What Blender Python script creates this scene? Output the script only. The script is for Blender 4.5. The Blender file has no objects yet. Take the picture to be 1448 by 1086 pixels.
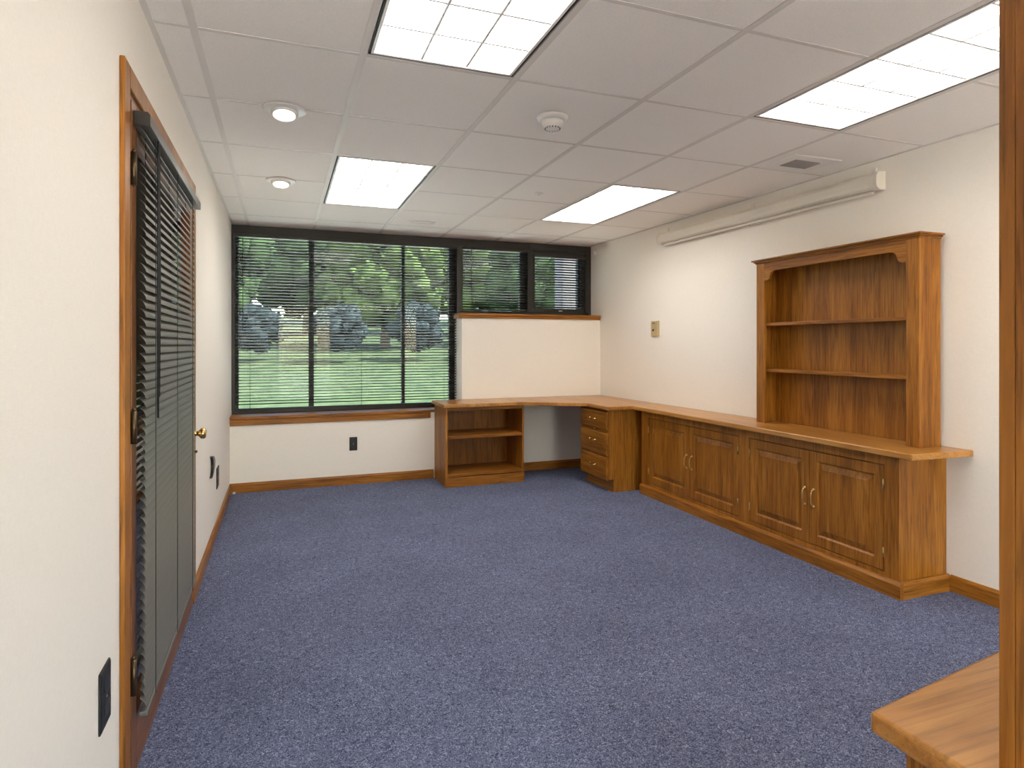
import bpy, bmesh, math, random
from mathutils import Vector
random.seed(7)
K = 1.08                      # room units -> metres
scene = bpy.context.scene
COL = scene.collection
PI = math.pi

# ------------------------------------------------------------------ materials
def new_mat(name):
    m = bpy.data.materials.new(name); m.use_nodes = True
    nt = m.node_tree
    return m, nt, nt.nodes, nt.links, nt.nodes['Principled BSDF']

def plain(name, col, rough=0.5, metal=0.0, spec=0.5):
    m, nt, N, L, b = new_mat(name)
    b.inputs['Base Color'].default_value = (*col, 1)
    b.inputs['Roughness'].default_value = rough
    b.inputs['Metallic'].default_value = metal
    b.inputs['Specular IOR Level'].default_value = spec
    return m

def ramp(N, stops):
    r = N.new('ShaderNodeValToRGB'); e = r.color_ramp.elements
    while len(e) > 1: e.remove(e[-1])
    e[0].position = stops[0][0]; e[0].color = (*stops[0][1], 1)
    for p, c in stops[1:]:
        x = e.new(p); x.color = (*c, 1)
    return r

def oak(name, axis, dark, mid, light, rough=0.38, coat=0.0, pores=0.55):
    m, nt, N, L, b = new_mat(name)
    geo = N.new('ShaderNodeNewGeometry')
    def mapped(cross, along, off=0.0):
        mp = N.new('ShaderNodeMapping')
        s = [cross, cross, cross]; s['xyz'.index(axis)] = along
        mp.inputs['Scale'].default_value = s
        mp.inputs['Location'].default_value = (off, off * 1.7, off * .6)
        L.new(geo.outputs['Position'], mp.inputs['Vector']); return mp
    def noise(mp, detail, rough_, dist=0.0):
        n = N.new('ShaderNodeTexNoise'); n.inputs['Scale'].default_value = 1
        n.inputs['Detail'].default_value = detail; n.inputs['Roughness'].default_value = rough_
        n.inputs['Distortion'].default_value = dist
        L.new(mp.outputs['Vector'], n.inputs['Vector']); return n
    broad = noise(mapped(7, .9), 3, .5, .6)
    grain = noise(mapped(42, 2.4, 3.1), 5, .62, 1.1)
    pore = noise(mapped(120, 4.5, 7.7), 2, .5, .5)
    mix = N.new('ShaderNodeMath'); mix.operation = 'MULTIPLY_ADD'
    mix.inputs[1].default_value = .45; mix.inputs[2].default_value = 0.0
    L.new(broad.outputs['Fac'], mix.inputs[0])
    add = N.new('ShaderNodeMath'); add.operation = 'MULTIPLY_ADD'; add.inputs[1].default_value = .55
    L.new(grain.outputs['Fac'], add.inputs[0]); L.new(mix.outputs[0], add.inputs[2])
    r = ramp(N, [(.38, dark), (.5, mid), (.62, light)])
    L.new(add.outputs[0], r.inputs['Fac'])
    pr = ramp(N, [(.36, (pores,) * 3), (.46, (1, 1, 1))])
    L.new(pore.outputs['Fac'], pr.inputs['Fac'])
    mul = N.new('ShaderNodeMix'); mul.data_type = 'RGBA'; mul.blend_type = 'MULTIPLY'
    mul.inputs[0].default_value = .8
    L.new(r.outputs['Color'], mul.inputs[6]); L.new(pr.outputs['Color'], mul.inputs[7])
    L.new(mul.outputs[2], b.inputs['Base Color'])
    b.inputs['Roughness'].default_value = rough
    b.inputs['Specular IOR Level'].default_value = .35; b.inputs['Coat Weight'].default_value = coat; b.inputs['Coat Roughness'].default_value = .22
    bp = N.new('ShaderNodeBump'); bp.inputs['Strength'].default_value = .08; bp.inputs['Distance'].default_value = .002
    L.new(pore.outputs['Fac'], bp.inputs['Height']); L.new(bp.outputs['Normal'], b.inputs['Normal'])
    return m

OD, OM, OL = (.185, .060, .005), (.295, .106, .010), (.405, .160, .020)
OAK = {a: oak('oak_' + a, a, OD, OM, OL) for a in 'xyz'}
TD, TM, TL = (.31, .122, .020), (.42, .182, .036), (.51, .242, .060)
TOP = {a: oak('worktop_oak_' + a, a, TD, TM, TL, rough=.3, coat=.25, pores=.75) for a in 'xy'}
DOORWOOD = {a: oak('door_wood_' + a, a, (.13, .045, .014), (.20, .075, .024), (.27, .11, .038), rough=.35) for a in 'yz'}

def wall_paint():
    m, nt, N, L, b = new_mat('cream_wallcovering')
    geo = N.new('ShaderNodeNewGeometry')
    def nz(sc, detail):
        mp = N.new('ShaderNodeMapping'); mp.inputs['Scale'].default_value = sc
        L.new(geo.outputs['Position'], mp.inputs['Vector'])
        n = N.new('ShaderNodeTexNoise'); n.inputs['Scale'].default_value = 1; n.inputs['Detail'].default_value = detail
        L.new(mp.outputs['Vector'], n.inputs['Vector']); return n
    n1 = nz((40, 40, 420), 2); n2 = nz((420, 420, 40), 2)
    mx = N.new('ShaderNodeMath'); mx.operation = 'ADD'
    L.new(n1.outputs['Fac'], mx.inputs[0]); L.new(n2.outputs['Fac'], mx.inputs[1])
    r = ramp(N, [(.35, (.83, .775, .70)), (.65, (.875, .825, .755))])
    dv = N.new('ShaderNodeMath'); dv.operation = 'MULTIPLY'; dv.inputs[1].default_value = .5
    L.new(mx.outputs[0], dv.inputs[0]); L.new(dv.outputs[0], r.inputs['Fac'])
    L.new(r.outputs['Color'], b.inputs['Base Color'])
    b.inputs['Roughness'].default_value = .75; b.inputs['Specular IOR Level'].default_value = .25
    bp = N.new('ShaderNodeBump'); bp.inputs['Strength'].default_value = .12; bp.inputs['Distance'].default_value = .001
    L.new(mx.outputs[0], bp.inputs['Height']); L.new(bp.outputs['Normal'], b.inputs['Normal'])
    return m
WALL = wall_paint()

def ceiling_tile():
    m, nt, N, L, b = new_mat('mineral_fibre_tile')
    geo = N.new('ShaderNodeNewGeometry')
    n = N.new('ShaderNodeTexNoise'); n.inputs['Scale'].default_value = 160; n.inputs['Detail'].default_value = 4
    L.new(geo.outputs['Position'], n.inputs['Vector'])
    r = ramp(N, [(.3, (.84, .79, .735)), (.55, (.885, .84, .785)), (.8, (.90, .855, .80))])
    L.new(n.outputs['Fac'], r.inputs['Fac']); L.new(r.outputs['Color'], b.inputs['Base Color'])
    b.inputs['Roughness'].default_value = .95; b.inputs['Specular IOR Level'].default_value = .1
    bp = N.new('ShaderNodeBump'); bp.inputs['Strength'].default_value = .25; bp.inputs['Distance'].default_value = .002
    L.new(n.outputs['Fac'], bp.inputs['Height']); L.new(bp.outputs['Normal'], b.inputs['Normal'])
    return m
TILE = ceiling_tile()

def carpet():
    m, nt, N, L, b = new_mat('blue_loop_carpet')
    geo = N.new('ShaderNodeNewGeometry')
    n = N.new('ShaderNodeTexNoise'); n.inputs['Scale'].default_value = 92; n.inputs['Detail'].default_value = 3
    n.inputs['Roughness'].default_value = .65; n.inputs['Distortion'].default_value = 2.2
    L.new(geo.outputs['Position'], n.inputs['Vector'])
    n2 = N.new('ShaderNodeTexNoise'); n2.inputs['Scale'].default_value = 2.2; n2.inputs['Detail'].default_value = 3
    L.new(geo.outputs['Position'], n2.inputs['Vector'])
    r = ramp(N, [(.36, (.031, .039, .073)), (.46, (.085, .099, .168)), (.55, (.147, .164, .260)), (.66, (.33, .355, .475))])
    L.new(n.outputs['Fac'], r.inputs['Fac'])
    r2 = ramp(N, [(.35, (.92, .92, .92)), (.65, (1.06, 1.06, 1.06))])
    L.new(n2.outputs['Fac'], r2.inputs['Fac'])
    mul = N.new('ShaderNodeMix'); mul.data_type = 'RGBA'; mul.blend_type = 'MULTIPLY'; mul.inputs[0].default_value = 1
    L.new(r.outputs['Color'], mul.inputs[6]); L.new(r2.outputs['Color'], mul.inputs[7])
    L.new(mul.outputs[2], b.inputs['Base Color'])
    b.inputs['Roughness'].default_value = .95; b.inputs['Specular IOR Level'].default_value = .1
    bp = N.new('ShaderNodeBump'); bp.inputs['Strength'].default_value = .6; bp.inputs['Distance'].default_value = .004
    L.new(n.outputs['Fac'], bp.inputs['Height']); L.new(bp.outputs['Normal'], b.inputs['Normal'])
    return m
CARPET = carpet()

def glass(name, tint):
    m, nt, N, L, b = new_mat(name)
    N.remove(b)
    t = N.new('ShaderNodeBsdfTransparent'); t.inputs['Color'].default_value = (*tint, 1)
    g = N.new('ShaderNodeBsdfGlossy'); g.inputs['Roughness'].default_value = .02
    lw = N.new('ShaderNodeFresnel'); lw.inputs['IOR'].default_value = 1.45
    mx = N.new('ShaderNodeMixShader')
    L.new(lw.outputs[0], mx.inputs[0]); L.new(t.outputs[0], mx.inputs[1]); L.new(g.outputs[0], mx.inputs[2])
    L.new(mx.outputs[0], N['Material Output'].inputs['Surface'])
    return m
GLASS = glass('tinted_window_glass', (.80, .85, .84))
CLEAR = glass('clear_glass', (.93, .95, .94))
PAVING = plain('pale_paving', (.72, .69, .65), .85)

def emit(name, col, s):
    m, nt, N, L, b = new_mat(name)
    N.remove(b)
    e = N.new('ShaderNodeEmission'); e.inputs['Color'].default_value = (*col, 1); e.inputs['Strength'].default_value = s
    L.new(e.outputs[0], N['Material Output'].inputs['Surface'])
    return m
LENS = [emit('lit_lens_near', (1.0, .955, .89), 7.6), emit('lit_lens_far', (1.0, .955, .89), 10.2)]
SPOT = emit('lit_lamp', (1.0, .86, .68), 16.0)

WHITE = plain('white_enamel', (.78, .75, .71), .4)
LOUVRE = plain('louvre_grey', (.80, .79, .77), .35)
TBAR = plain('grid_white', (.67, .62, .57), .6)
SCREENW = plain('screen_case_ivory', (.74, .68, .59), .45)
BLACK = plain('black_plastic', (.012, .012, .012), .4)
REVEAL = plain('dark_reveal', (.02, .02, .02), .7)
BRONZE = plain('dark_bronze_frame', (.022, .019, .016), .42)
SLATM = plain('charcoal_slat', (.020, .022, .022), .45)
DSLATM = plain('door_slat_grey', (.135, .130, .115), .42)
DRAIL = plain('door_headrail_bronze', (.035, .031, .026), .38)
CORDM = plain('dark_cord', (.015, .015, .015), .7)
BRASS = plain('polished_brass', (.83, .60, .24), .22, 1.0)
AGED = plain('antique_brass', (.58, .42, .17), .32, 1.0)
BRONZEM = plain('hinge_bronze', (.10, .065, .035), .4, .8)
TAN = plain('tan_plate', (.55, .42, .22), .4, .3)
STEEL = plain('satin_steel', (.6, .58, .54), .3, 1.0)
GRILLE = plain('grille_dark', (.09, .085, .075), .6)
PIER = plain('grey_masonry', (.125, .112, .115), .9)
BARK = plain('bark', (.09, .065, .045), .9)

def foliage(name, c0, c1):
    m, nt, N, L, b = new_mat(name)
    geo = N.new('ShaderNodeNewGeometry')
    n = N.new('ShaderNodeTexNoise'); n.inputs['Scale'].default_value = 2.6; n.inputs['Detail'].default_value = 5
    L.new(geo.outputs['Position'], n.inputs['Vector'])
    r = ramp(N, [(.35, c0), (.65, c1)])
    L.new(n.outputs['Fac'], r.inputs['Fac']); L.new(r.outputs['Color'], b.inputs['Base Color'])
    b.inputs['Roughness'].default_value = .9; b.inputs['Specular IOR Level'].default_value = .06
    return m
LEAF = [foliage('leaf_deep', (.013, .026, .010), (.033, .056, .020)),
        foliage('leaf_fresh', (.028, .047, .014), (.062, .086, .027)),
        foliage('leaf_blue', (.015, .026, .023), (.034, .047, .041))]
GRASS = foliage('lawn_grass', (.022, .033, .016), (.040, .052, .024))
SHRUB = foliage('shrub_leaf', (.011, .017, .019), (.021, .029, .032))

# ------------------------------------------------------------------ mesh builder
class MB:
    def __init__(s): s.v = []; s.f = []; s.smooth = set()
    def face(s, pts, smooth=False):
        b = len(s.v); s.v += [tuple(p) for p in pts]; s.f.append(tuple(range(b, b + len(pts))))
        if smooth: s.smooth.add(len(s.f) - 1)
    def grid(s, rows, closed_u=False, smooth=True, caps=False):
        b = len(s.v); n = len(rows[0])
        for r in rows: s.v += [tuple(p) for p in r]
        for i in range(len(rows) - 1):
            for j in range(n if closed_u else n - 1):
                k = (j + 1) % n
                s.f.append((b + i * n + j, b + i * n + k, b + (i + 1) * n + k, b + (i + 1) * n + j))
                if smooth: s.smooth.add(len(s.f) - 1)
        if caps:
            s.f.append(tuple(b + j for j in range(n))); s.f.append(tuple(b + (len(rows) - 1) * n + j for j in range(n)))
        return s
    def box(s, x0, x1, y0, y1, z0, z1):
        b = len(s.v)
        s.v += [(x, y, z) for z in (z0, z1) for y in (y0, y1) for x in (x0, x1)]
        for q in ((0, 2, 3, 1), (4, 5, 7, 6), (0, 1, 5, 4), (2, 6, 7, 3), (0, 4, 6, 2), (1, 3, 7, 5)):
            s.f.append(tuple(b + i for i in q))
        return s
    def prism(s, poly, lo, hi, mp=None):
        """poly (a, b) extruded lo..hi; mp(a, b, h) -> xyz, default a=x b=y h=z"""
        mp = mp or (lambda a, b, h: (a, b, h))
        n = len(poly); b0 = len(s.v)
        s.v += [mp(a, b, lo) for a, b in poly] + [mp(a, b, hi) for a, b in poly]
        s.f.append(tuple(b0 + i for i in range(n))); s.f.append(tuple(b0 + n + i for i in range(n)))
        for i in range(n):
            j = (i + 1) % n; s.f.append((b0 + i, b0 + j, b0 + n + j, b0 + n + i))
        return s
    def lathe(s, prof, c, axis, n=28):
        """prof: (radius, distance along axis)"""
        ax = Vector(axis).normalized(); t = Vector((0, 0, 1)) if abs(ax.z) < .9 else Vector((1, 0, 0))
        u = ax.cross(t).normalized(); w = ax.cross(u); c = Vector(c)
        rows = [[c + ax * h + (u * math.cos(2 * PI * k / n) + w * math.sin(2 * PI * k / n)) * max(r, 1e-5) for k in range(n)] for r, h in prof]
        return s.grid(rows, True, True, True)
    def tube(s, pts, r, n=8):
        pts = [Vector(p) for p in pts]; rows = []
        for i, p in enumerate(pts):
            d = (pts[min(i + 1, len(pts) - 1)] - pts[max(i - 1, 0)]).normalized()
            t = Vector((0, 0, 1)) if abs(d.z) < .9 else Vector((1, 0, 0))
            u = d.cross(t).normalized(); w = d.cross(u)
            rows.append([p + (u * math.cos(2 * PI * k / n) + w * math.sin(2 * PI * k / n)) * r for k in range(n)])
        return s.grid(rows, True, True, True)
    def rings(s, a0, a1, b0, b1, prof, mp, cap=True, back=None):
        """concentric rectangles: prof = [(inset, depth)], mp(a, b, depth) -> xyz"""
        R = []
        for ins, d in prof:
            b = len(s.v)
            s.v += [mp(a0 + ins, b0 + ins, d), mp(a1 - ins, b0 + ins, d), mp(a1 - ins, b1 - ins, d), mp(a0 + ins, b1 - ins, d)]
            R.append(b)
        for p, q in zip(R, R[1:]):
            for i in range(4):
                j = (i + 1) % 4; s.f.append((p + i, p + j, q + j, q + i))
        if cap: s.f.append(tuple(R[-1] + i for i in range(4)))
        else:
            p, q = R[-1], R[0]
            for i in range(4):
                j = (i + 1) % 4; s.f.append((p + i, p + j, q + j, q + i))
        return s

ORG = {}
def build(name, mb, mat, parent=None, bev=0.0, seg=2):
    me = bpy.data.meshes.new(name)
    o0 = Vector(ORG.get(parent.name, (0, 0, 0))) if parent else Vector((0, 0, 0))
    if parent is None:                         # origin at the base centre of its own bounds
        xs, ys, zs = zip(*mb.v)
        o0 = Vector(((min(xs) + max(xs)) / 2, (min(ys) + max(ys)) / 2, min(zs)))
    me.from_pydata([tuple((Vector(p) - o0) * K) for p in mb.v], [], mb.f)
    sm = [i in mb.smooth for i in range(len(mb.f))]
    me.polygons.foreach_set('use_smooth', sm)
    bm = bmesh.new(); bm.from_mesh(me)
    bmesh.ops.recalc_face_normals(bm, faces=bm.faces); bm.to_mesh(me); bm.free()
    me.materials.append(mat)
    o = bpy.data.objects.new(name, me); COL.objects.link(o)
    if parent: o.parent = parent; ORG[o.name] = tuple(o0)
    else: o.location = o0 * K; ORG[o.name] = tuple(o0)
    if bev:
        m = o.modifiers.new('edge', 'BEVEL'); m.width = bev * K; m.segments = seg
        m.limit_method = 'ANGLE'; m.angle_limit = math.radians(35)
    return o

def thing(name, loc, label=None, cat=None, group=None, kind=None):
    o = bpy.data.objects.new(name, None); COL.objects.link(o)
    o.location = Vector(loc) * K; o.empty_display_size = .1; ORG[o.name] = tuple(loc)
    return tag(o, label, cat, group, kind)

def tag(o, label=None, cat=None, group=None, kind=None):
    if label: o['label'] = label
    if cat: o['category'] = cat
    if group: o['group'] = group
    if kind: o['kind'] = kind
    return o

def struct(name, mb, mat, bev=0.0): return tag(build(name, mb, mat, None, bev), kind='structure')

# ------------------------------------------------------------------ the shell
XL, YB, YW, ZC = -.3965, 5.523, 5.743, 2.241  # room positions baked from image pixels through the fitted camera
YR = -2.3
def xr(y): return 3.112 - .0243 * (y - 1.9)
RUN = [-.2654, .2696, .8433, 1.4176, 1.9651, 2.5121]        # ceiling runners
CROSS = [1.609 + .61 * j for j in range(-6, 7)]
TOPZ = 2.46

tag(struct('floor', MB().prism([(XL - .2, YR - .2), (3.35, YR - .2), (3.35, YB + .2), (XL - .2, YB + .2)], -.06, 0), CARPET), label='blue flecked loop pile carpet across the whole room', cat='floor')

# left wall with the door opening
DY0, DY1, DZ = 1.925, 3.225, 1.915
w = MB()
w.box(XL - .14, XL, YR, DY0, 0, TOPZ); w.box(XL - .14, XL, DY1, YW + .12, 0, TOPZ); w.box(XL - .14, XL, DY0, DY1, DZ, TOPZ)
struct('wall_left', w, WALL)
# right wall (skewed to bring its far end nearer its image pixels)
struct('wall_right', MB().prism([(xr(YR), YR), (xr(YR) + .15, YR), (xr(YW + .12) + .25, YW + .12), (xr(YW + .12), YW + .12)], 0, TOPZ), WALL)
w = MB(); w.box(XL - .14, -.1, YR - .14, YR, 0, TOPZ); w.box(2.95, 3.4, YR - .14, YR, 0, TOPZ); w.box(-.1, 2.95, YR - .14, YR, 2.15, TOPZ)
struct('wall_front', w, WALL)
# back wall: low under the big window, taller under the pair of small ones
WX = 1.572
w = MB()
w.prism([(XL, 0), (3.06, 0), (3.06, 1.49), (WX, 1.49), (WX, .5995), (XL, .5995)], YB, YW + .12, lambda a, b, h: (a, h, b))
struct('wall_back', w, WALL)
struct('roof_light_block', MB().box(XL - .2, 3.45, YR - .2, YW + .16, TOPZ, TOPZ + .08), WHITE)  # unseen slab added to stop sky light leaking through the ceiling seams

# ceiling tiles (openings where the troffers sit)
# cross lines: c1 = 2.219, c3 = 3.439, c5 = 4.659
def rect_of(i, far):
    return (RUN[i], RUN[i + 1], 3.439, 4.659) if far else (RUN[i], RUN[i + 1], .999, 2.219)
RECTS = [rect_of(1, 0), rect_of(4, 0), rect_of(1, 1), rect_of(4, 1)]
xs = [XL] + RUN + [3.25]; ys = [YR] + [c for c in CROSS] + [YW + .12]
c = MB()
for i in range(len(xs) - 1):
    for j in range(len(ys) - 1):
        cx, cy = (xs[i] + xs[i + 1]) / 2, (ys[j] + ys[j + 1]) / 2
        if any(r[0] < cx < r[1] and r[2] < cy < r[3] for r in RECTS): continue
        g = .0035
        c.box(xs[i] + g, xs[i + 1] - g, ys[j] + g, ys[j + 1] - g, ZC, ZC + .02)
tag(struct('ceiling', c, TILE, .0015), label='suspended ceiling of square off-white fibre tiles', cat='ceiling')
t = MB()
for x in RUN: t.box(x - .0125, x + .0125, YR, YW + .1, ZC - .0022, ZC + .03)
for y in CROSS:
    prev = XL
    t.box(XL, 3.3, y - .0085, y + .0085, ZC - .0015, ZC + .03) if not any(r[2] + .1 < y < r[3] - .1 for r in RECTS) else None
    if any(r[2] + .1 < y < r[3] - .1 for r in RECTS):
        for a, b in ((XL, RUN[1]), (RUN[2], RUN[4]), (RUN[5], 3.3)):
            t.box(a, b, y - .0085, y + .0085, ZC - .0015, ZC + .03)
tag(struct('trim_1', t, TBAR), label='white metal T-bar grid that holds the ceiling tiles', cat='ceiling grid')
# wall angles along the ceiling edge
t = MB(); t.box(XL, XL + .018, YR, YW, ZC - .003, ZC + .002)
t.prism([(xr(YR) - .018, YR), (xr(YR), YR), (xr(YW), YW), (xr(YW) - .018, YW)], ZC - .003, ZC + .002)
struct('trim_2', t, TBAR)

# baseboards: small cove on top
def base_prof(h=.08, t=.013): return [(0, 0), (t, 0), (t, h - .014), (t * .45, h), (0, h)]
b = MB(); P = base_prof()
b.prism(P, YR, DY0 - .066, lambda a, z, h: (XL + a, h, z)); b.prism(P, DY1 + .066, YB, lambda a, z, h: (XL + a, h, z))
struct('baseboard_left', b, OAK['y'])
b = MB(); b.prism(P, XL, 1.303, lambda a, z, h: (h, YB - a, z)); b.prism(P, 2.03, 3.01, lambda a, z, h: (h, YB - a, z))
struct('baseboard_back', b, OAK['x'])
b = MB(); b.prism(P, YR, 2.0895, lambda a, z, h: (xr(h) - a, h, z))
struct('baseboard_right', b, OAK['y'])

# sill of the big window, cap on the tall wall
s = MB(); s.box(XL, 1.272, YB - .02, YW + .01, .600, .625); s.box(XL, 1.272, YB - .013, YB, .553, .600); s.box(1.272, WX - .001, YB + .001, YW + .01, .600, .625)
tag(struct('trim_3', s, OAK['x'], .004), label='oak window sill under the wide window', cat='window sill')
s = MB(); s.box(1.545, 3.018, YB - .028, YW + .01, 1.49, 1.513); s.box(1.555, 3.018, YB - .018, YB + .0, 1.468, 1.49)
s.box(1.545, WX - .001, YB - .018, YW, 1.468, 1.49)
tag(struct('trim_4', s, OAK['x'], .004), label='oak ledge capping the tall wall under the small windows', cat='ledge')

# ------------------------------------------------------------------ windows
WZ1 = ZC - .004
def window(n, x0, x1, z0, z1, bars, sash, label):
    o = thing(n, ((x0 + x1) / 2, YW + .04, z0), label, 'window', kind='structure')
    f = MB()
    yd0, yd1 = YW - .03, YW + .09
    f.box(x0, x1, yd0, yd1, z1 - .075, z1); f.box(x0, x1, yd0 + .03, yd1, z0, z0 + .035)
    f.box(x0, x0 + .026, yd0, yd1, z0 + .035, z1 - .075); f.box(x1 - .026, x1, yd0, yd1, z0 + .035, z1 - .075)
    # deeper inner frame that shows through the slats
    f.box(x0 + .026, x0 + .052, YW + .035, yd1, z0 + .035, z1 - .075)
    f.box(x1 - .085, x1 - .026, YW + .035, yd1, z0 + .035, z1 - .075)
    build('frame', f, BRONZE, o, .002)
    for a, b in bars:
        build('mullion', MB().box(a, b, YW + .03, yd1, z0 + .035, z1 - .075), BRONZE, o, .002)
    if sash:
        q = MB().rings(x0 + .026, x1 - .026, z0 + .035, z1 - .075, [(0, .0), (.038, .0), (.038, .04), (0, .04)], lambda a, b, d: (a, YW - .005 + d, b), cap=False)
        sq = build('sash', q, BRONZE, o, .002)
        build('latch', MB().box(2.66, 2.70, YW - .016, YW - .005, z0 + .045, z0 + .056), STEEL, sq, .002)
    build('pane', MB().box(x0 + .05, x1 - .05, YW + .062, YW + .066, z0 + .03, z1 - .07), GLASS, o)
    return o
window('window_1', XL, 1.602, .625, WZ1, [(.228, .272), (1.058, 1.088)], False, 'wide dark-framed window reaching from the left wall to the ledge')
window('window_2', 1.602, 2.335, 1.513, WZ1, [], False, 'small dark-framed window beside the wide one, above the ledge')
window('window_3', 2.335, 2.985, 1.513, WZ1, [], True, 'small dark-framed opening sash window next to the right wall')
struct('trim_5', MB().box(2.985, 3.02, YW - .03, YW + .09, 1.513, WZ1), BRONZE)

# unseen glazed doors, added behind the camera to brighten the room with daylight
o = thing('added_fill_window', (1.425, YR - .07, 0), 'wide glazed doors added out of view behind the camera to let in fill daylight', 'window', kind='structure')
f = MB(); f.box(-.1, 2.95, YR - .12, YR - .03, 2.09, 2.15); f.box(-.1, 2.95, YR - .12, YR - .03, 0, .05)
for a in (-.1, .66, 1.40, 2.14, 2.90): f.box(a, a + .05, YR - .12, YR - .03, .05, 2.09)
build('frame', f, BRONZE, o, .002)
for a in (-.05, .71, 1.45, 2.19): build('pane', MB().box(a, a + (.71 if a > 2 or a < 0 else .69), YR - .08, YR - .075, .05, 2.09), CLEAR, o)

def slat_rows(MBo, along0, along1, cz, width, tilt, camber, mp, th=.0007):
    """one slat: cross-section arc of `width`, tilted, extruded along; mp(along, depth, z)"""
    sec = []
    for k in range(5):
        u = (k / 4 - .5)
        sec.append((u * width, camber * (1 - 4 * u * u)))
    ct, st = math.cos(tilt), math.sin(tilt)
    top = [(a * ct - h * st, a * st + h * ct) for a, h in sec]
    bot = [(a * ct - (h - th) * st, a * st + (h - th) * ct) for a, h in reversed(sec)]
    ring = top + bot
    MBo.grid([[mp(al, d, cz + z) for d, z in ring] for al in (along0, along1)], True, False, True)

def window_blind(x0, x1, ztop, zbot, label, cords, ladders, wand):
    yb = YW - .058 + .02
    o = thing('venetian_blind', ((x0 + x1) / 2, yb, zbot), label, 'blind', 'dark venetian blinds in the back windows')
    build('headrail', MB().box(x0, x1, yb - .017, yb + .013, ztop - .024, ztop), BRONZE, o, .002)
    build('bottom_rail', MB().box(x0 + .004, x1 - .004, yb - .013, yb + .012, zbot, zbot + .014), SLATM, o, .003)
    s = MB(); pitch = .0257; z = ztop - .037
    while z > zbot + .022:
        slat_rows(s, x0 + .005, x1 - .005, z, .0295, math.radians(-21), .0022, lambda a, d, zz: (a, yb + d, zz)); z -= pitch
    build('slats', s, SLATM, o)
    for x in ladders:
        for dy in (-.0145, .0145): build('ladder_cord', MB().tube([(x, yb + dy, ztop - .02), (x, yb + dy, zbot + .007)], .0009, 5), CORDM, o)
    if cords:
        for x, zb in cords: build('pull_cord', MB().tube([(x, yb - .020, ztop - .02), (x + .002, yb - .021, (ztop + zb) / 2), (x + .001, yb - .020, zb)], .0016, 6), CORDM, o)
    if wand:
        build('tilt_wand', MB().tube([(wand[0], yb - .024, ztop - .01), (wand[0], yb - .024, wand[1])], .0035, 8), CORDM, o)
    return o
BT = WZ1 - .077
window_blind(XL + .028, 1.574, BT, .662, 'wide dark venetian blind covering the large window', [(-.335, 1.42), (-.325, 1.55)], [-.25, .68, 1.45], (-.305, 1.33))
window_blind(1.630, 2.307, BT, 1.550, 'dark venetian blind in the middle of the three window openings', [(1.70, 1.60)], [1.735, 2.0, 2.24], (1.715, 1.58))
window_blind(2.376, 2.944, BT - .038, 1.590, 'narrow dark venetian blind in the rightmost opening sash', [], [2.49, 2.86], None)

# ------------------------------------------------------------------ the glazed door
XF = -.385                                   # face of the door leaf
d = thing('door_1', (XF, (DY0 + DY1) / 2, 0), 'wood-framed glazed door in the left wall', 'door', kind='structure')
cs = MB(); cw, ct = .062, .0135
for y0, y1, z0, z1 in ((DY0 - cw, DY0, 0, DZ + .06), (DY1, DY1 + cw, 0, DZ + .06), (DY0, DY1, DZ, DZ + .06)):
    cs.box(XL, XL + ct, y0, y1, z0, z1)
build('casing', cs, OAK['z'], d, .003)
jb = MB(); jb.box(XL - .14, XL + .004, DY0, DY0 + .02, 0, DZ); jb.box(XL - .14, XL + .004, DY1 - .02, DY1, 0, DZ); jb.box(XL - .14, XL + .004, DY0 + .02, DY1 - .02, DZ - .02, DZ)
build('jamb', jb, DOORWOOD['z'], d, .001)
LY0, LY1, LZ0, LZ1 = DY0 + .023, DY1 - .023, .008, DZ - .023
lf = MB()
lf.box(XF - .042, XF, LY0, LY0 + .06, LZ0, LZ1); lf.box(XF - .042, XF, LY1 - .10, LY1, LZ0, LZ1)
build('stile', lf, DOORWOOD['z'], d, .002)
lf = MB(); lf.box(XF - .042, XF, LY0 + .06, LY1 - .10, LZ0, LZ0 + .16); lf.box(XF - .042, XF, LY0 + .06, LY1 - .10, LZ1 - .08, LZ1)
build('rail', lf, DOORWOOD['y'], d, .002)
build('pane', MB().box(XF - .024, XF - .019, LY0 + .055, LY1 - .095, LZ0 + .155, LZ1 - .075), GLASS, d)
for z0, z1 in ((.255, .355), (.945, 1.035), (1.655, 1.745)):
    h = MB(); h.lathe([(.0075, 0), (.0075, z1 - z0)], (XF + .006, LY0 - .003, z0), (0, 0, 1), 14)
    h.lathe([(.0045, 0), (.0055, .004), (.003, .009)], (XF + .006, LY0 - .003, z1), (0, 0, 1), 12)
    h.box(XF - .001, XF + .0015, LY0, LY0 + .02, z0, z1); h.box(XL + .004, XL + .006, DY0 + .003, LY0 - .002, z0, z1)
    build('hinge', h, BRONZEM, d)
KY, KZ = 3.135, .812
kn = build('door_knob', MB().lathe([(.0, .0), (.031, 0), (.031, .004), (.026, .009), (.014, .013), (.011, .02), (.011, .030), (.017, .035), (.0245, .042), (.0255, .050), (.0225, .058), (.014, .062), (0, .063)], (XF, KY, KZ), (1, 0, 0), 32), BRASS, d)
tb = MB().lathe([(0, 0), (.017, 0), (.017, .006), (.011, .009), (0, .009)], (XF, 3.165, .725), (1, 0, 0), 24); tb.box(XF + .008, XF + .022, 3.156, 3.174, .720, .730)
build('thumb_turn', tb, BRONZEM, d, .001)

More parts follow.
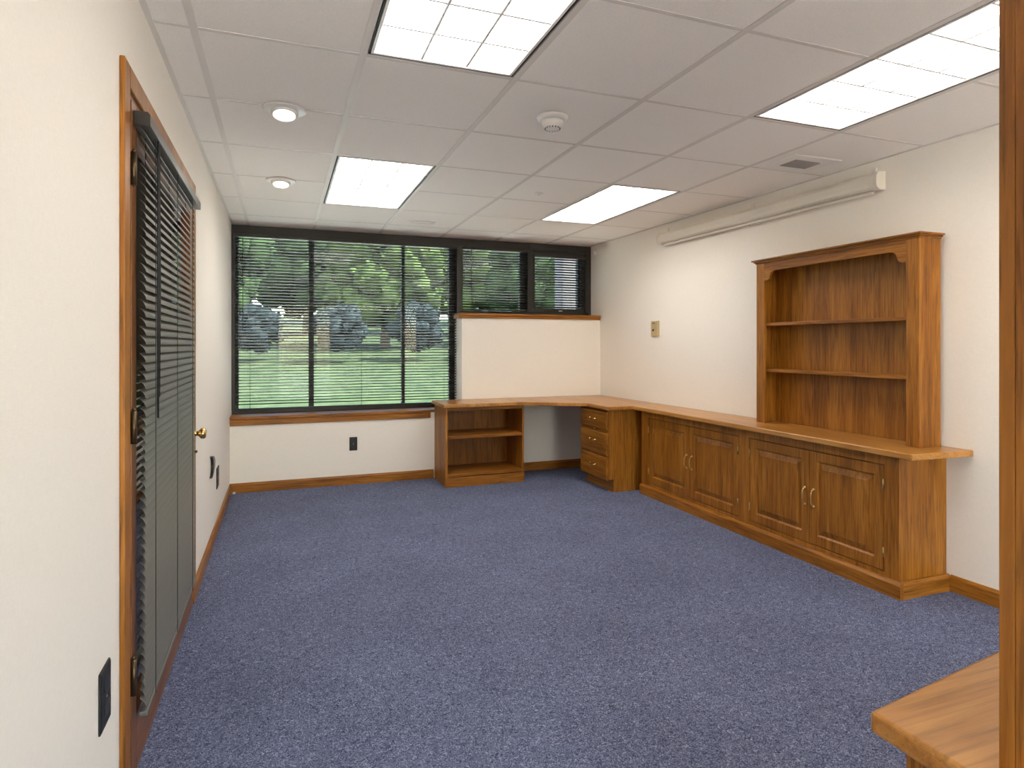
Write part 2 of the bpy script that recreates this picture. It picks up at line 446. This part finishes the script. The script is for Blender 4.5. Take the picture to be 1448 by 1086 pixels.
# blind hung on the door
BX = XF + .021
o = thing('venetian_blind', (BX, 2.54, .172), 'dark grey closed venetian blind hanging on the glazed wooden door', 'blind')
HY0, HY1 = 1.966, 3.112
hb = MB().prism([(XF + .001, 1.829), (XF + .042, 1.829), (XF + .042, 1.860), (XF + .036, 1.868), (XF + .001, 1.868)], HY0, HY1, lambda a, b, h: (a, h, b))
build('headrail', hb, DRAIL, o, .0015)
s = MB(); z = 1.818; pitch = .0255
while z > .19:
    k = (z - .19) / 1.63
    slat_rows(s, HY0 + .016, HY1 - .072, z, .031, math.radians(60 - 3 * k), .0028, lambda a, dd, zz: (BX - dd, a, zz)); z -= pitch
build('slats', s, DSLATM, o)
build('bottom_rail', MB().box(BX - .011, BX + .011, HY0 + .016, HY1 - .072, .172, .186), DSLATM, o, .003)
for y in (2.09, 2.50, 2.90):
    for dx in (-.013, .0135): build('ladder_cord', MB().tube([(BX + dx, y, 1.83), (BX + dx, y, .18)], .0011, 5), CORDM, o)
build('tilt_wand', MB().tube([(BX + .022, 2.075, 1.82), (BX + .021, 2.08, 1.0)], .0032, 8), CORDM, o)
for q, zb in ((2.10, 1.12), (2.112, 1.06)): build('pull_cord', MB().tube([(BX + .020, q, 1.82), (BX + .022, q + .002, 1.4), (BX + .020, q, zb)], .0015, 6), CORDM, o)

# ------------------------------------------------------------------ built-in furniture
DT, DTH = .711, .030                          # worktop: top height, thickness
CF = 2.775                                    # face of the right-hand cabinets

# L-shaped worktop with a clipped corner
top = [(1.285, YB), (1.285, 5.065), (2.008, 5.065), (2.487, 4.765), (2.487, 4.413), (2.722, 4.413), (2.722, 2.010), (xr(1.985) - .0005, 1.985), (xr(YB) - .0005, YB)]
o = build('worktop', MB().prism(top, DT - DTH, DT), TOP['y'], None, .005, 3)
tag(o, 'L-shaped oak worktop along the back and right walls', 'worktop')

def bail(mb_parent, c, ax, out, half, name='handle', mat=BRASS, drop=0.0):
    """arched pull: c centre on the face, ax unit direction of its length, out unit direction away from the face"""
    c, ax, out = Vector(c), Vector(ax), Vector(out)
    h = MB(); pts = []
    for k in range(13):
        t_ = k / 12 * 2 - 1
        pts.append(c + ax * half * t_ + out * (.004 + .018 * (1 - t_ ** 4)) - Vector((0, 0, drop * (1 - t_ * t_))))
    h.tube(pts, .0034, 8)
    for s_ in (-1, 1): h.lathe([(.0075, 0), (.0075, .002), (.0045, .005), (.0045, .008)], c + ax * half * s_, out, 14)
    return build(name, h, mat, mb_parent)

def cabinet_door(parent, y_hinge, y_free, z0, z1):
    y0, y1 = min(y_hinge, y_free), max(y_hinge, y_free)
    mp = lambda a, b, dd: (CF + .003 + dd, a, b)
    fr = MB().rings(y0, y1, z0, z1, [(0, .016), (0, 0), (.052, 0), (.055, .0035), (.060, .010), (.060, .016)], mp, cap=False)
    dr = build('door', fr, OAK['z'], parent, .001)
    pn = MB().rings(y0 + .057, y1 - .057, z0 + .057, z1 - .057, [(0, .0155), (0, .0105), (.006, .0105), (.034, .0025), (.036, .0005)], mp)
    build('panel', pn, OAK['z'], dr)
    s_ = 1 if y_hinge > y_free else -1
    bail(dr, (CF + .003, y_free + s_ * .029, .364), (0, 0, 1), (-1, 0, 0), .047, mat=AGED)
    for z in (z0 + .09, z1 - .09):
        build('hinge', MB().lathe([(.003, 0), (.003, .05)], (CF - .0015, y_hinge - s_ * .0005, z - .025), (0, 0, 1), 10), AGED, dr)

def base_cabinet(ya, yb, d0, dm, d1, label, end):
    """ya far end, yb near end; doors d0..dm and dm..d1"""
    o = thing('base_cabinet', (2.93, (ya + yb) / 2, 0), label, 'cabinet', 'panelled base cabinets under the right-hand worktop')
    XB = xr(ya) - .002; XE = xr(yb) - .0015 if end else XB; zt = DT - DTH - .0005
    c = MB(); c.box(CF + .019, XB, ya - .018, ya, 0, zt); c.box(CF + .019, XE, yb + .0004, yb + .018, 0, zt); c.box(XB - .008, XB, yb + .018, ya - .018, 0, zt)
    c.box(CF + .02, XB - .008, yb + .018, ya - .018, .085, .1)
    build('carcass', c, OAK['z'], o, .001)
    f = MB(); f.box(CF, CF + .019, d0 + .002, ya, .07, zt); f.box(CF, CF + .019, yb + .0004, d1 - .002, .07, zt)
    f.box(CF, CF + .019, d1 - .002, d0 + .002, .628, zt); f.box(CF, CF + .019, d1 - .002, d0 + .002, .07, .101)
    build('face_frame', f, OAK['z'], o, .0008)
    prof = [(CF - .022, 0), (CF - .022, .066), (CF - .012, .080), (CF - .0002, .080), (CF - .0002, 0)]
    p = MB().prism(prof, yb - (.022 if end else -.0004), ya, lambda a, b, h: (a, h, b))
    if end:
        build('plinth', MB().prism([(yb - .022, 0), (yb - .022, .066), (yb - .012, .080), (yb - .0004, .080), (yb - .0004, 0)], CF - .0001, XE, lambda a, b, h: (h, a, b)), OAK['x'], o)
    build('plinth', p, OAK['y'], o)
    cabinet_door(o, d0 - .0025, dm + .0018, .1055, .6225); cabinet_door(o, d1 + .0025, dm - .0018, .1055, .6225)
    return o
base_cabinet(4.364, 3.143, 4.266, 3.738, 3.222, 'oak base cabinet beside the drawer pedestal, two raised-panel doors', False)
base_cabinet(3.143, 2.112, 3.122, 2.652, 2.192, 'oak base cabinet under the bookcase hutch, nearer end of the run', True)

# drawer pedestal in the corner (drawers face the knee space)
PF = 2.52
o = thing('drawer_pedestal', (2.75, 4.70, 0), 'oak pedestal of three drawers beside the knee space', 'drawers')
side = [(PF, .105), (PF, DT - DTH - .0005), (3.0, DT - DTH - .0005), (3.0, 0), (PF + .05, 0), (PF + .05, .105)]
for y0, y1 in ((4.458, 4.476), (4.932, 4.95)):
    build('side_panel', MB().prism(side, y0, y1, lambda a, b, h: (a, h, b)), OAK['z'], o, .001)
c = MB(); c.box(PF + .002, 2.98, 4.476, 4.932, .105, .12); c.box(2.985, 3.0, 4.476, 4.932, 0, DT - DTH - .001); c.box(PF, PF + .018, 4.476, 4.932, .66, DT - DTH - .001)
for z in (.493, .289): c.box(PF, PF + .018, 4.476, 4.932, z - .004, z + .012)
build('carcass', c, OAK['z'], o)
build('toe_kick', MB().box(PF + .05, PF + .066, 4.476, 4.932, 0, .105), OAK['y'], o)
for z0, z1, hz in ((.512, .662, .590), (.300, .487, .410), (.092, .284, .200)):
    mp = lambda a, b, dd: (PF - .017 + dd, a, b)
    dr = build('drawer', MB().rings(4.470, 4.940, z0, z1, [(0, .0165), (0, .006), (.008, 0)], mp), OAK['y'], o)
    bail(dr, (PF - .017, 4.705, hz), (0, 1, 0), (-1, 0, 0), .048, mat=BRASS, drop=.01)
build('lock', MB().lathe([(0, 0), (.008, 0), (.008, .008), (.006, .011), (0, .011)], (PF, 4.70, .499), (-1, 0, 0), 16), STEEL, o)

# open shelf unit under the left end of the worktop
SF, SX0, SX1 = 5.105, 1.308, 2.027
o = thing('shelf_unit', ((SX0 + SX1) / 2, 5.3, 0), 'low open oak shelf unit under the worktop next to the wide window', 'shelves')
zt = DT - DTH - .0005; SB = YB - .016
for a, b in ((SX0, SX0 + .022), (SX1 - .018, SX1)):
    build('side_panel', MB().box(a, b, SF, SB, 0, zt), OAK['z'], o, .0015)
build('back_panel', MB().box(SX0 + .022, SX1 - .018, SB - .008, SB, .084, zt), OAK['z'], o)
build('top_rail', MB().box(SX0 + .022, SX1 - .018, SF + .004, SF + .02, zt - .03, zt), OAK['x'], o, .001)
build('shelf', MB().box(SX0 + .022, SX1 - .018, SF + .003, SB - .008, .409, .434), OAK['x'], o, .002)
build('shelf', MB().box(SX0 + .022, SX1 - .018, SF + .001, SB - .008, .086, .111), OAK['x'], o, .002)
build('plinth', MB().box(SX0 - .004, SX1, SF - .012, SF - .0003, 0, .082), OAK['x'], o, .002)
build('shelf_clip', MB().lathe([(0, 0), (.007, 0), (.007, .012), (0, .012)], (SX0 + .022, SF + .05, .635), (1, 0, 0), 12), STEEL, o)

# hutch (bookcase) function
def hutch(name, W, D, z0, z1, mp, gw, label, loc, stile=.068, shelf_z=(1.042, 1.340)):
    o = thing(name, loc, label, 'bookcase')
    B = lambda m, a0, a1, d0, d1, za, zb: m.prism([(a0, d0), (a1, d0), (a1, d1), (a0, d1)], za, zb, mp)
    fz = .018
    for a0, a1 in ((0, .02), (W - .02, W)):
        build('side_panel', B(MB(), a0, a1, 0, D - fz, z0, z1), OAK['z'], o, .001)
    build('back_panel', B(MB(), .02, W - .02, 0, .008, z0, z1), OAK['z'], o)
    build('top_panel', B(MB(), .02, W - .02, .008, D - fz, z1 - .02, z1), OAK[gw], o)
    for a0, a1 in ((0, stile), (W - stile, W)):
        build('stile', B(MB(), a0, a1, D - fz + .0002, D, z0, z1), OAK['z'], o, .0015)
    # header with scalloped brackets
    zb = z1 - .052; zl = z1 - .112; a0, a1 = stile, W - stile
    def scallop(sgn, a):
        pts = [(0, zl), (.022, zl)]
        for k in range(1, 7):
            an = k / 6 * PI / 2; pts.append((.022 + .026 * math.sin(an), zl + .022 * (1 - math.cos(an))))
        for k in range(1, 9):
            an = k / 8 * PI / 2; pts.append((.048 + .045 * (1 - math.cos(an)), zl + .022 + (zb - zl - .022) * math.sin(an)))
        return [(a + sgn * p, z) for p, z in pts]
    poly = [(a0, z1), (a0, zl)] + scallop(1, a0)[1:] + list(reversed(scallop(-1, a1)))[:-1] + [(a1, zl), (a1, z1)]
    build('header', MB().prism(poly, D - fz + .0002, D - .001, lambda a, z, h: mp(a, h, z)), OAK[gw], o, .001)
    for z in shelf_z:
        build('shelf', B(MB(), .021, W - .021, .009, D - fz - .004, z, z + .019), OAK[gw], o, .002)
    cr = MB()
    for e, za, zb_ in ((.006, z1, z1 + .008), (.013, z1 + .008, z1 + .016), (.024, z1 + .016, z1 + .026)):
        B(cr, -e, W + e, 0, D + e, za, zb_)
    build('crown', cr, OAK[gw], o, .003, 3)
    return o
HX = 3.078
hutch('bookcase_hutch', 3.224 - 2.122, .153, DT + .0005, 1.744, lambda a, dd, z: (HX - dd, 2.122 + a, z), 'y', 'tall oak bookcase hutch with two shelves standing on the worktop', (HX - .08, 2.67, DT))

# ------------------------------------------------------------------ near desk at the lower right edge
nd = [(.762, .624), (2.25, .834), (2.25, .20), (.762, .20)]
o = thing('writing_desk', (1.45, .40, 0), 'oak desk with a rounded top corner, cut by the lower right edge', 'desk')
build('desk_top', MB().prism(nd, DT - DTH, DT), TOP['x'], o, .006, 3)
c = MB(); c.box(.798, 2.2, .24, .598, .08, DT - DTH - .0005); build('carcass', c, OAK['z'], o, .002)
c = MB().box(.80, 2.19, .25, .59, 0, .08); build('plinth', c, OAK['x'], o)
hutch('bookcase_hutch', 1.25, .21, DT + .0005, 1.80, lambda a, dd, z: (.80 + a, .273 + dd, z), 'x', 'oak bookcase side standing upright at the right edge of the view', (1.42, .38, DT), .06)

# ------------------------------------------------------------------ ceiling fittings
def troffer(x0, x1, y0, y1, label):
    o = thing('ceiling_light', ((x0 + x1) / 2, (y0 + y1) / 2, ZC), label, 'ceiling light', 'recessed fluorescent ceiling lights')
    x0 += .016; x1 -= .016; y0 += .014; y1 -= .014
    zt = ZC + .075
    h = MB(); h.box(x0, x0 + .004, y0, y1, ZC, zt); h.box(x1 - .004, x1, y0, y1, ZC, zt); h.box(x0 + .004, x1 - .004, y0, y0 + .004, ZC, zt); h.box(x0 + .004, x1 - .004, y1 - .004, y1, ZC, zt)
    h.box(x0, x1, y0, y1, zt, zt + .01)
    build('housing', h, REVEAL, o)  # black finish paints in the shadow line around the recessed frame
    f = MB().rings(x0 + .008, x1 - .008, y0 + .008, y1 - .008, [(0, 0), (.010, 0), (.010, .055), (0, .055)], lambda a, b, dd: (a, b, ZC - .001 + dd), cap=False)
    build('door_frame', f, WHITE, o)
    x0 += .019; x1 -= .019; y0 += .019; y1 -= .019
    build('lens', MB().box(x0, x1, y0, y1, ZC + .052, ZC + .056), LENS[y0 > 3], o)
    lv = MB(); nx, ny = 3, 6; t_ = .0042
    for i in range(1, nx):
        x = x0 + (x1 - x0) * i / nx; lv.box(x - t_, x + t_, y0, y1, ZC + .002, ZC + .035)
    for j in range(1, ny):
        y = y0 + (y1 - y0) * j / ny
        for i in range(nx):
            a = x0 + (x1 - x0) * i / nx + (t_ if i else 0); b = x0 + (x1 - x0) * (i + 1) / nx - (t_ if i < nx - 1 else 0)
            lv.box(a, b, y - t_, y + t_, ZC + .002, ZC + .035)
    build('louvre', lv, LOUVRE, o)
labs = ['lit fluorescent ceiling panel at the top middle, nearest the glazed door side', 'long lit fluorescent ceiling panel at the upper right, nearer the oak bookcase',
        'lit fluorescent ceiling panel beside the round recessed lamps, in front of the wide window', 'lit fluorescent ceiling panel beside the far end of the projection screen case']
for r, lb in zip(RECTS, labs): troffer(*r, lb)

def downlight(x, y, label):
    o = thing('recessed_lamp', (x, y, ZC), label, 'ceiling lamp', 'round recessed ceiling lamps')
    zc = ZC - .001
    build('trim_ring', MB().lathe([(.046, .0), (.088, .0), (.090, .003), (.084, .008), (.060, .010), (.052, .008), (.046, .004)], (x, y, zc), (0, 0, -1), 40), WHITE, o)
    ax = Vector((.0, -.22, -1)).normalized()
    c0 = Vector((x, y, zc)) 
    build('eyeball', MB().lathe([(.050, -.002), (.058, .010), (.056, .022), (.050, .030), (.046, .030), (.044, .022), (.0, .018)], c0, ax, 36), WHITE, o)
    build('bulb', MB().lathe([(.0, .019), (.043, .0225), (.042, .027), (.03, .031), (0, .033)], c0, ax, 32), SPOT, o)
downlight(.012, 2.852, 'round recessed ceiling lamp nearer the camera')
downlight(-.003, 4.092, 'round recessed ceiling lamp nearer the wide window')

o = thing('smoke_detector', (1.136, 2.515, ZC), 'white round smoke detector on the ceiling between the light panels', 'smoke detector')
z = ZC - .0025
build('base', MB().lathe([(0, 0), (.068, 0), (.070, .006), (.066, .016), (.050, .020), (0, .020)], (1.136, 2.515, z), (0, 0, -1), 40), WHITE, o)
build('chamber', MB().lathe([(.048, .02), (.050, .028), (.046, .040), (.036, .050), (.034, .055), (0, .056)], (1.136, 2.515, z), (0, 0, -1), 36), WHITE, o)
sl = MB()
for k in range(16):
    a = 2 * PI * k / 16; sl.box(1.136 + .0335 * math.cos(a) - .002, 1.136 + .0335 * math.cos(a) + .002, 2.515 + .0335 * math.sin(a) - .002, 2.515 + .0335 * math.sin(a) + .002, z - .0575, z - .051)
build('vent_slots', sl, GRILLE, o)

o = thing('ceiling_sprinkler', (1.627, 3.824, ZC), 'tiny white sprinkler cap on the ceiling between the two far light panels', 'sprinkler')
build('cover_plate', MB().lathe([(0, 0), (.030, 0), (.030, .003), (.022, .005), (0, .005)], (1.627, 3.824, ZC - .002), (0, 0, -1), 28), WHITE, o)
build('nozzle', MB().lathe([(.008, .005), (.008, .012), (.012, .014), (0, .015)], (1.627, 3.824, ZC - .002), (0, 0, -1), 16), WHITE, o)
o = thing('slot_diffuser', (1.09, 5.05, ZC), 'small white slot diffuser on the ceiling in front of the wide window', 'air vent')
q = MB().rings(.985, 1.205, 5.02, 5.09, [(0, 0), (0, .006), (.012, .006), (.012, .002), (.012, 0)], lambda a, b, dd: (a, b, ZC - .002 - dd), cap=False)
build('frame', q, WHITE, o); build('slot', MB().box(.997, 1.193, 5.032, 5.078, ZC - .004, ZC - .002), TBAR, o)

# supply grille in its tile
VX0, VX1, VY0, VY1 = 2.575, 2.905, 2.545, 2.815
o = thing('air_vent', ((VX0 + VX1) / 2, (VY0 + VY1) / 2, ZC), 'square ceiling air vent with dark louvres above the projection screen case', 'air vent')
build('frame', MB().rings(VX0, VX1, VY0, VY1, [(0, .0), (.004, .005), (.069, .005), (.074, .0)], lambda a, b, dd: (a, b, ZC - .0023 - dd), cap=False), WHITE, o)
build('backing', MB().box(VX0 + .072, VX1 - .072, VY0 + .072, VY1 - .072, ZC - .0028, ZC - .0018), BLACK, o)
v = MB()
for k in range(9):
    y = VY0 + .076 + k * .0132
    v.prism([(y, .004), (y + .007, .0105), (y + .008, .0095), (y + .001, .003)], VX0 + .072, VX1 - .072, lambda a, b, h: (h, a, ZC - b + .001))
build('louvres', v, plain('louvre_metal', (.26, .24, .22), .5), o)

# projection screen case on the right wall
o = thing('projection_screen', (3.03, 3.43, 2.07), 'long ivory roll-up projection screen case high on the right wall', 'projection screen')
def onwall(dx, y, z): return (xr(y) - dx, y, z)
Y0, Y1 = 2.455, 4.43
prof = [(.012, 2.072), (.050, 2.072), (.066, 2.082), (.070, 2.10), (.068, 2.135), (.056, 2.157), (.012, 2.160)]
build('case', MB().prism(prof, Y0, Y1, lambda a, b, h: onwall(a, h, b)), SCREENW, o, .002)
cap = [(.004, 2.066), (.052, 2.066), (.071, 2.078), (.076, 2.10), (.073, 2.14), (.060, 2.163), (.004, 2.167)]
for a, b in ((Y0 - .022, Y0), (Y1, Y1 + .022)):
    build('end_cap', MB().prism(cap, a, b, lambda p, q, h: onwall(p, h, q)), SCREENW, o, .003)
build('pull_bar', MB().prism([(.022, 2.050), (.044, 2.050), (.044, 2.063), (.022, 2.063)], Y0 + .03, Y1 - .03, lambda a, b, h: onwall(a, h, b)), SCREENW, o, .002)
build('fabric_edge', MB().prism([(.031, 2.0632), (.033, 2.0632), (.033, 2.0718), (.031, 2.0718)], Y0 + .03, Y1 - .03, lambda a, b, h: onwall(a, h, b)), plain('screen_fabric', (.55, .53, .50), .8), o)
for y in (2.50, 3.42, 4.39): build('bracket', MB().prism([(.0005, 2.09), (.0115, 2.09), (.0115, 2.20), (.0005, 2.20)], y - .014, y + .014, lambda a, b, h: onwall(a, h, b)), WHITE, o)
build('pull_ring', MB().tube([onwall(.032, 3.42, 2.05), onwall(.032, 3.42, 2.04)], .003, 8), STEEL, o)

# ------------------------------------------------------------------ small wall fittings
def duplex(name, label, cx, cz, hw, hh, mp, group=None):
    """mp(along, height, out)"""
    o = thing(name, mp(cx, cz - hh, 0), label, 'outlet', group)
    build('plate', MB().rings(cx - hw, cx + hw, cz - hh, cz + hh, [(0, .0008), (0, .004), (.005, .007)], mp), BLACK, o)
    for s_ in (-1, 1):
        q = MB(); n = 20
        pts = [(cx + hw * .52 * math.cos(2 * PI * k / n), cz + s_ * hh * .36 + hh * .26 * math.sin(2 * PI * k / n)) for k in range(n)]
        q.prism(pts, .0068, .0095, mp); r_ = build('receptacle', q, plain('black_receptacle', (.022, .022, .022), .3), o)
        for k in (-1, 1): build('slot', MB().prism([(cx + k * hw * .2 - .0012, cz + s_ * hh * .36 - .006), (cx + k * hw * .2 + .0012, cz + s_ * hh * .36 - .006), (cx + k * hw * .2 + .0012, cz + s_ * hh * .36 + .006), (cx + k * hw * .2 - .0012, cz + s_ * hh * .36 + .006)], .0094, .0098, mp), REVEAL, r_)
    build('screw', MB().lathe([(0, 0), (.0035, 0), (.003, .0015), (0, .0018)], mp(cx, cz, .007), Vector(mp(0, 0, 1)) - Vector(mp(0, 0, 0)), 12), STEEL, o)
    return o
LEFTW = lambda a, b, c_: (XL + c_, a, b)
BACKW = lambda a, b, c_: (a, YB - c_, b)
duplex('wall_outlet', 'black wall outlet on the left wall this side of the door', 1.710, .382, .044, .071, LEFTW, 'black wall outlets')
duplex('wall_outlet', 'black wall outlet on the left wall past the door', 4.48, .345, .065, .068, LEFTW, 'black wall outlets')
duplex('wall_outlet', 'black wall outlet under the wide window', .588, .353, .033, .058, BACKW, 'black wall outlets')
# adapter plugged in past the door
cr = MB(); outer = []; inner = []
for k in range(13):
    a = math.radians(-90 + 180 * k / 12)
    outer.append((4.0 + .19 * math.cos(a), .495 + .062 * math.sin(a)))
    inner.append((4.0 + .085 * math.cos(a), .495 + .062 * math.sin(a)))
poly = outer + list(reversed(inner))[1:-1]
cr.prism(poly, .0006, .016, LEFTW)
tag(build('wall_hook', cr, BLACK, None, .002), 'small black crescent-shaped fitting on the left wall above the far outlet', 'wall fitting')

yy = 4.568
o = thing('thermostat', (xr(yy), yy, 1.30), 'tan brass thermostat plate on the right wall left of the bookcase', 'thermostat')
WP = lambda a, b, c_: (xr(a) - c_, a, b)
build('plate', MB().rings(yy - .052, yy + .052, 1.292, 1.424, [(0, .0008), (0, .014), (.006, .019)], WP), TAN, o)
build('slot', MB().prism([(yy - .012, 1.400), (yy + .026, 1.400), (yy + .026, 1.408), (yy - .012, 1.408)], .0188, .0198, WP), GRILLE, o)
build('dial', MB().lathe([(0, 0), (.010, 0), (.009, .006), (0, .007)], WP(yy + .01, 1.345, .0185), (-1, 0, 0), 18), BLACK, o)

yy = 5.60
o = thing('motion_sensor', (xr(yy) - .02, yy, 2.13), 'small white sensor in the upper corner right of the windows', 'sensor')
build('bracket', MB().prism([(yy - .02, 2.135), (yy + .02, 2.135), (yy + .02, 2.20), (yy - .02, 2.20)], .0008, .012, WP), WHITE, o, .003)
build('head', MB().lathe([(0, 0), (.022, 0), (.027, .012), (.024, .028), (.012, .036), (0, .037)], WP(yy, 2.165, .011), (-.7, -.5, -.5), 20), WHITE, o)
build('sensor_lens', MB().lathe([(0, 0), (.010, 0), (.008, .004), (0, .005)], Vector(WP(yy, 2.165, .011)) + Vector((-.7, -.5, -.5)).normalized() * .0365, (-.7, -.5, -.5), 14), SCREENW, o)
tag(build('cable_cap', MB().lathe([(0, 0), (.011, 0), (.011, .012), (.006, .016), (0, .016)], (XL + .035, YB - .03, .0003), (0, 0, 1), 14), WHITE), 'tiny white cap on the carpet in the far left corner', 'cap')

# ------------------------------------------------------------------ outdoors
def lz(y): return -.25 + .075 * max(0.0, y - 7.5)
g = MB()
g.grid([[(x * 3.0 - 40, y, lz(y)) for x in range(40)] for y in (10.6, 18, 24, 32, 44, 60)])
tag(build('lawn', g, GRASS), 'bright green lawn sloping up outside the wide window', 'lawn', kind='stuff')
t = MB().grid([[(x * 3.0 - 12, y, lz(y) - (.0 if y > 7 else .0)) for x in range(14)] for y in (YW + .2, 7.5, 10.6)])
tag(build('bounce_terrace', t, PAVING), 'pale paving added out of view below the wide window to bounce sunlight up', 'bounce_terrace', kind='structure')  # hidden below the sill; added as a neutral sunlight bounce for the ceiling
sd = MB().grid([[(XL - .3 - x * .8, y * 1.2 - 4, -.12) for y in range(10)] for x in range(3)])
tag(build('porch_ground', sd, PAVING), 'paved porch outside the glazed door', 'ground', kind='structure')
w = MB().box(-2.3, -2.15, -3.5, 6.2, -.12, 3.0)
struct('dark_backdrop_wall', w, plain('brown_brick', (.12, .075, .05), .9))  # invented wall, added to keep the gaps between the door slats dark
tag(build('bounce_patio', MB().box(-9, 14, -16, YR - .16, -.1, -.02), PAVING), 'pale paving added out of view behind the camera to bounce sunlight into the room', 'bounce_patio', kind='structure')  # added sunlit reflector, lifts the ceiling through the rear glazing
struct('pillar', MB().box(2.985, 3.75, 6.35, 6.55, -.24, 2.9), PIER, .01)

def crown(mb, c, r, seed, clumps, leaves, ls, flat=.9):
    rnd = random.Random(seed); cc = Vector(c); cl = []
    for k in range(clumps):
        p = Vector((rnd.gauss(0, 1), rnd.gauss(0, 1), rnd.gauss(0, 1))).normalized() * r * (rnd.random() ** .4) * .66
        q = cc + Vector((p.x, p.y, p.z * flat)); rr = r * rnd.uniform(.15, .27); cl.append((q, rr))
        rows = []
        for i in range(6):
            th = PI * i / 5
            rows.append([q + Vector((math.sin(th) * math.cos(2 * PI * j / 8), math.sin(th) * math.sin(2 * PI * j / 8), math.cos(th))) * rr * rnd.uniform(.7, 1.0) for j in range(8)])
        mb.grid(rows, True, True)
    for k in range(leaves):
        q, rr = cl[k % len(cl)]
        d_ = Vector((rnd.gauss(0, 1), rnd.gauss(0, 1), rnd.gauss(0, 1))).normalized()
        p = q + d_ * rr * rnd.uniform(.85, 1.12)
        u = Vector((rnd.gauss(0, 1), rnd.gauss(0, 1), rnd.gauss(0, 1))).normalized(); w_ = u.cross(d_).normalized() * ls * .4; u = u * ls * rnd.uniform(.5, 1)
        mb.face([p - u * .5, p + w_ - d_ * ls * .1, p + u * .5, p - w_ - d_ * ls * .1])
tl = [(-3.0, 25.5, 3.3, 0, 'leafy tree beyond the lawn, behind the left edge of the wide window'),
      (3.9, 25, 3.3, 1, 'bright green tree beyond the lawn, around the first mullion'),
      (10.8, 25.5, 3.3, 0, 'deep green tree beyond the lawn, behind the right end of the wide window'),
      (17.6, 25, 3.3, 2, 'bluish tree beyond the lawn, behind the rightmost window opening'),
      (-7.8, 34, 4.4, 1, 'tall bright tree of the farther row, beyond the left edge of the window'),
      (1.2, 34, 4.4, 0, 'tall deep green tree of the farther row, behind the left part of the wide window'),
      (10.2, 34, 4.4, 1, 'tall bright tree of the farther row, behind the second mullion'),
      (19.4, 34, 4.4, 0, 'tall deep green tree of the farther row, behind the small windows'),
      (-6.5, 46, 6.4, 2, 'big bluish tree of the farthest row, at the left edge of the window'),
      (6.6, 46, 6.4, 0, 'big deep green tree of the farthest row, in the middle of the window'),
      (19.8, 46, 6.4, 2, 'big bluish tree of the farthest row, behind the small windows'),
      (33, 46, 6.4, 1, 'big bright tree of the farthest row, far right')]
for k, (x, y, r, mi, lb) in enumerate(tl):
    gz = lz(y) + .03; h = r * .9
    o = thing('tree', (x, y, gz), lb, 'tree', 'trees beyond the lawn')
    build('trunk', MB().tube([(x, y, gz), (x + .1, y, gz + h * .5), (x, y, gz + h)], .2, 9), BARK, o)
    m_ = MB(); crown(m_, (x, y, gz + h), r, 50 + k, 110, 2600, .42 * r / 3.3); build('crown', m_, LEAF[mi], o)
sp = [(-3.2, 19.6, 1.05, 'low dark bush at the lawn edge, leftmost seen through the blind'), (-.7, 20.2, 1.05, 'low dark bush at the lawn edge, left of the first mullion'),
      (1.7, 19.7, 1.1, 'low dark bush at the lawn edge, just right of the first mullion'), (4.2, 20.1, 1.15, 'wide bluish bush at the lawn edge in the middle of the window'),
      (6.7, 19.8, 1.1, 'bluish bush at the lawn edge near the second mullion'), (9.1, 20.2, 1.1, 'low dark bush at the lawn edge behind the right end of the wide window'),
      (11.6, 19.8, 1.1, 'low dark bush at the lawn edge behind the tall wall')]
for k, (x, y, r, lb) in enumerate(sp):
    m_ = MB(); crown(m_, (x, y, lz(y) + r * .98), r, 90 + k, 60, 900, .2)
    tag(build('bush', m_, SHRUB), lb, 'bush', 'bushes along the lawn')

# ------------------------------------------------------------------ light and camera
wd = bpy.data.worlds.new('sky'); scene.world = wd; wd.use_nodes = True
N, L = wd.node_tree.nodes, wd.node_tree.links
sky = N.new('ShaderNodeTexSky'); sky.sky_type = 'NISHITA'; sky.sun_disc = False
sky.sun_elevation = math.radians(48); sky.sun_rotation = math.radians(200); sky.air_density = 1.2; sky.dust_density = 2.0
bg = N['Background']; bg.inputs['Strength'].default_value = 1.6
L.new(sky.outputs[0], bg.inputs['Color'])
sun = bpy.data.lights.new('sun', 'SUN'); sun.energy = 46; sun.angle = math.radians(3); sun.color = (1, .95, .86)
so = bpy.data.objects.new('sun', sun); COL.objects.link(so)
so.rotation_euler = (math.radians(14), math.radians(38), 0)       # from the right-hand side, high, slightly behind the building

cam = bpy.data.cameras.new('camera'); cam.sensor_fit = 'HORIZONTAL'; cam.sensor_width = 36
cam.lens = 870 / 1448 * 36; cam.shift_y = -(543 - 487.6) / 1448; cam.clip_start = .02; cam.clip_end = 300
co = bpy.data.objects.new('camera', cam); COL.objects.link(co)
co.location = (0, 0, 1.217 * K); co.rotation_euler = (PI / 2, 0, -.3586)
scene.camera = co

vs = scene.view_settings
vs.view_transform = 'Standard'; vs.look = 'None'; vs.exposure = .36; vs.gamma = 1; vs.use_curve_mapping = False
cy = scene.cycles
cy.max_bounces = 10; cy.diffuse_bounces = 6; cy.glossy_bounces = 4; cy.transparent_max_bounces = 16; cy.sample_clamp_indirect = 8
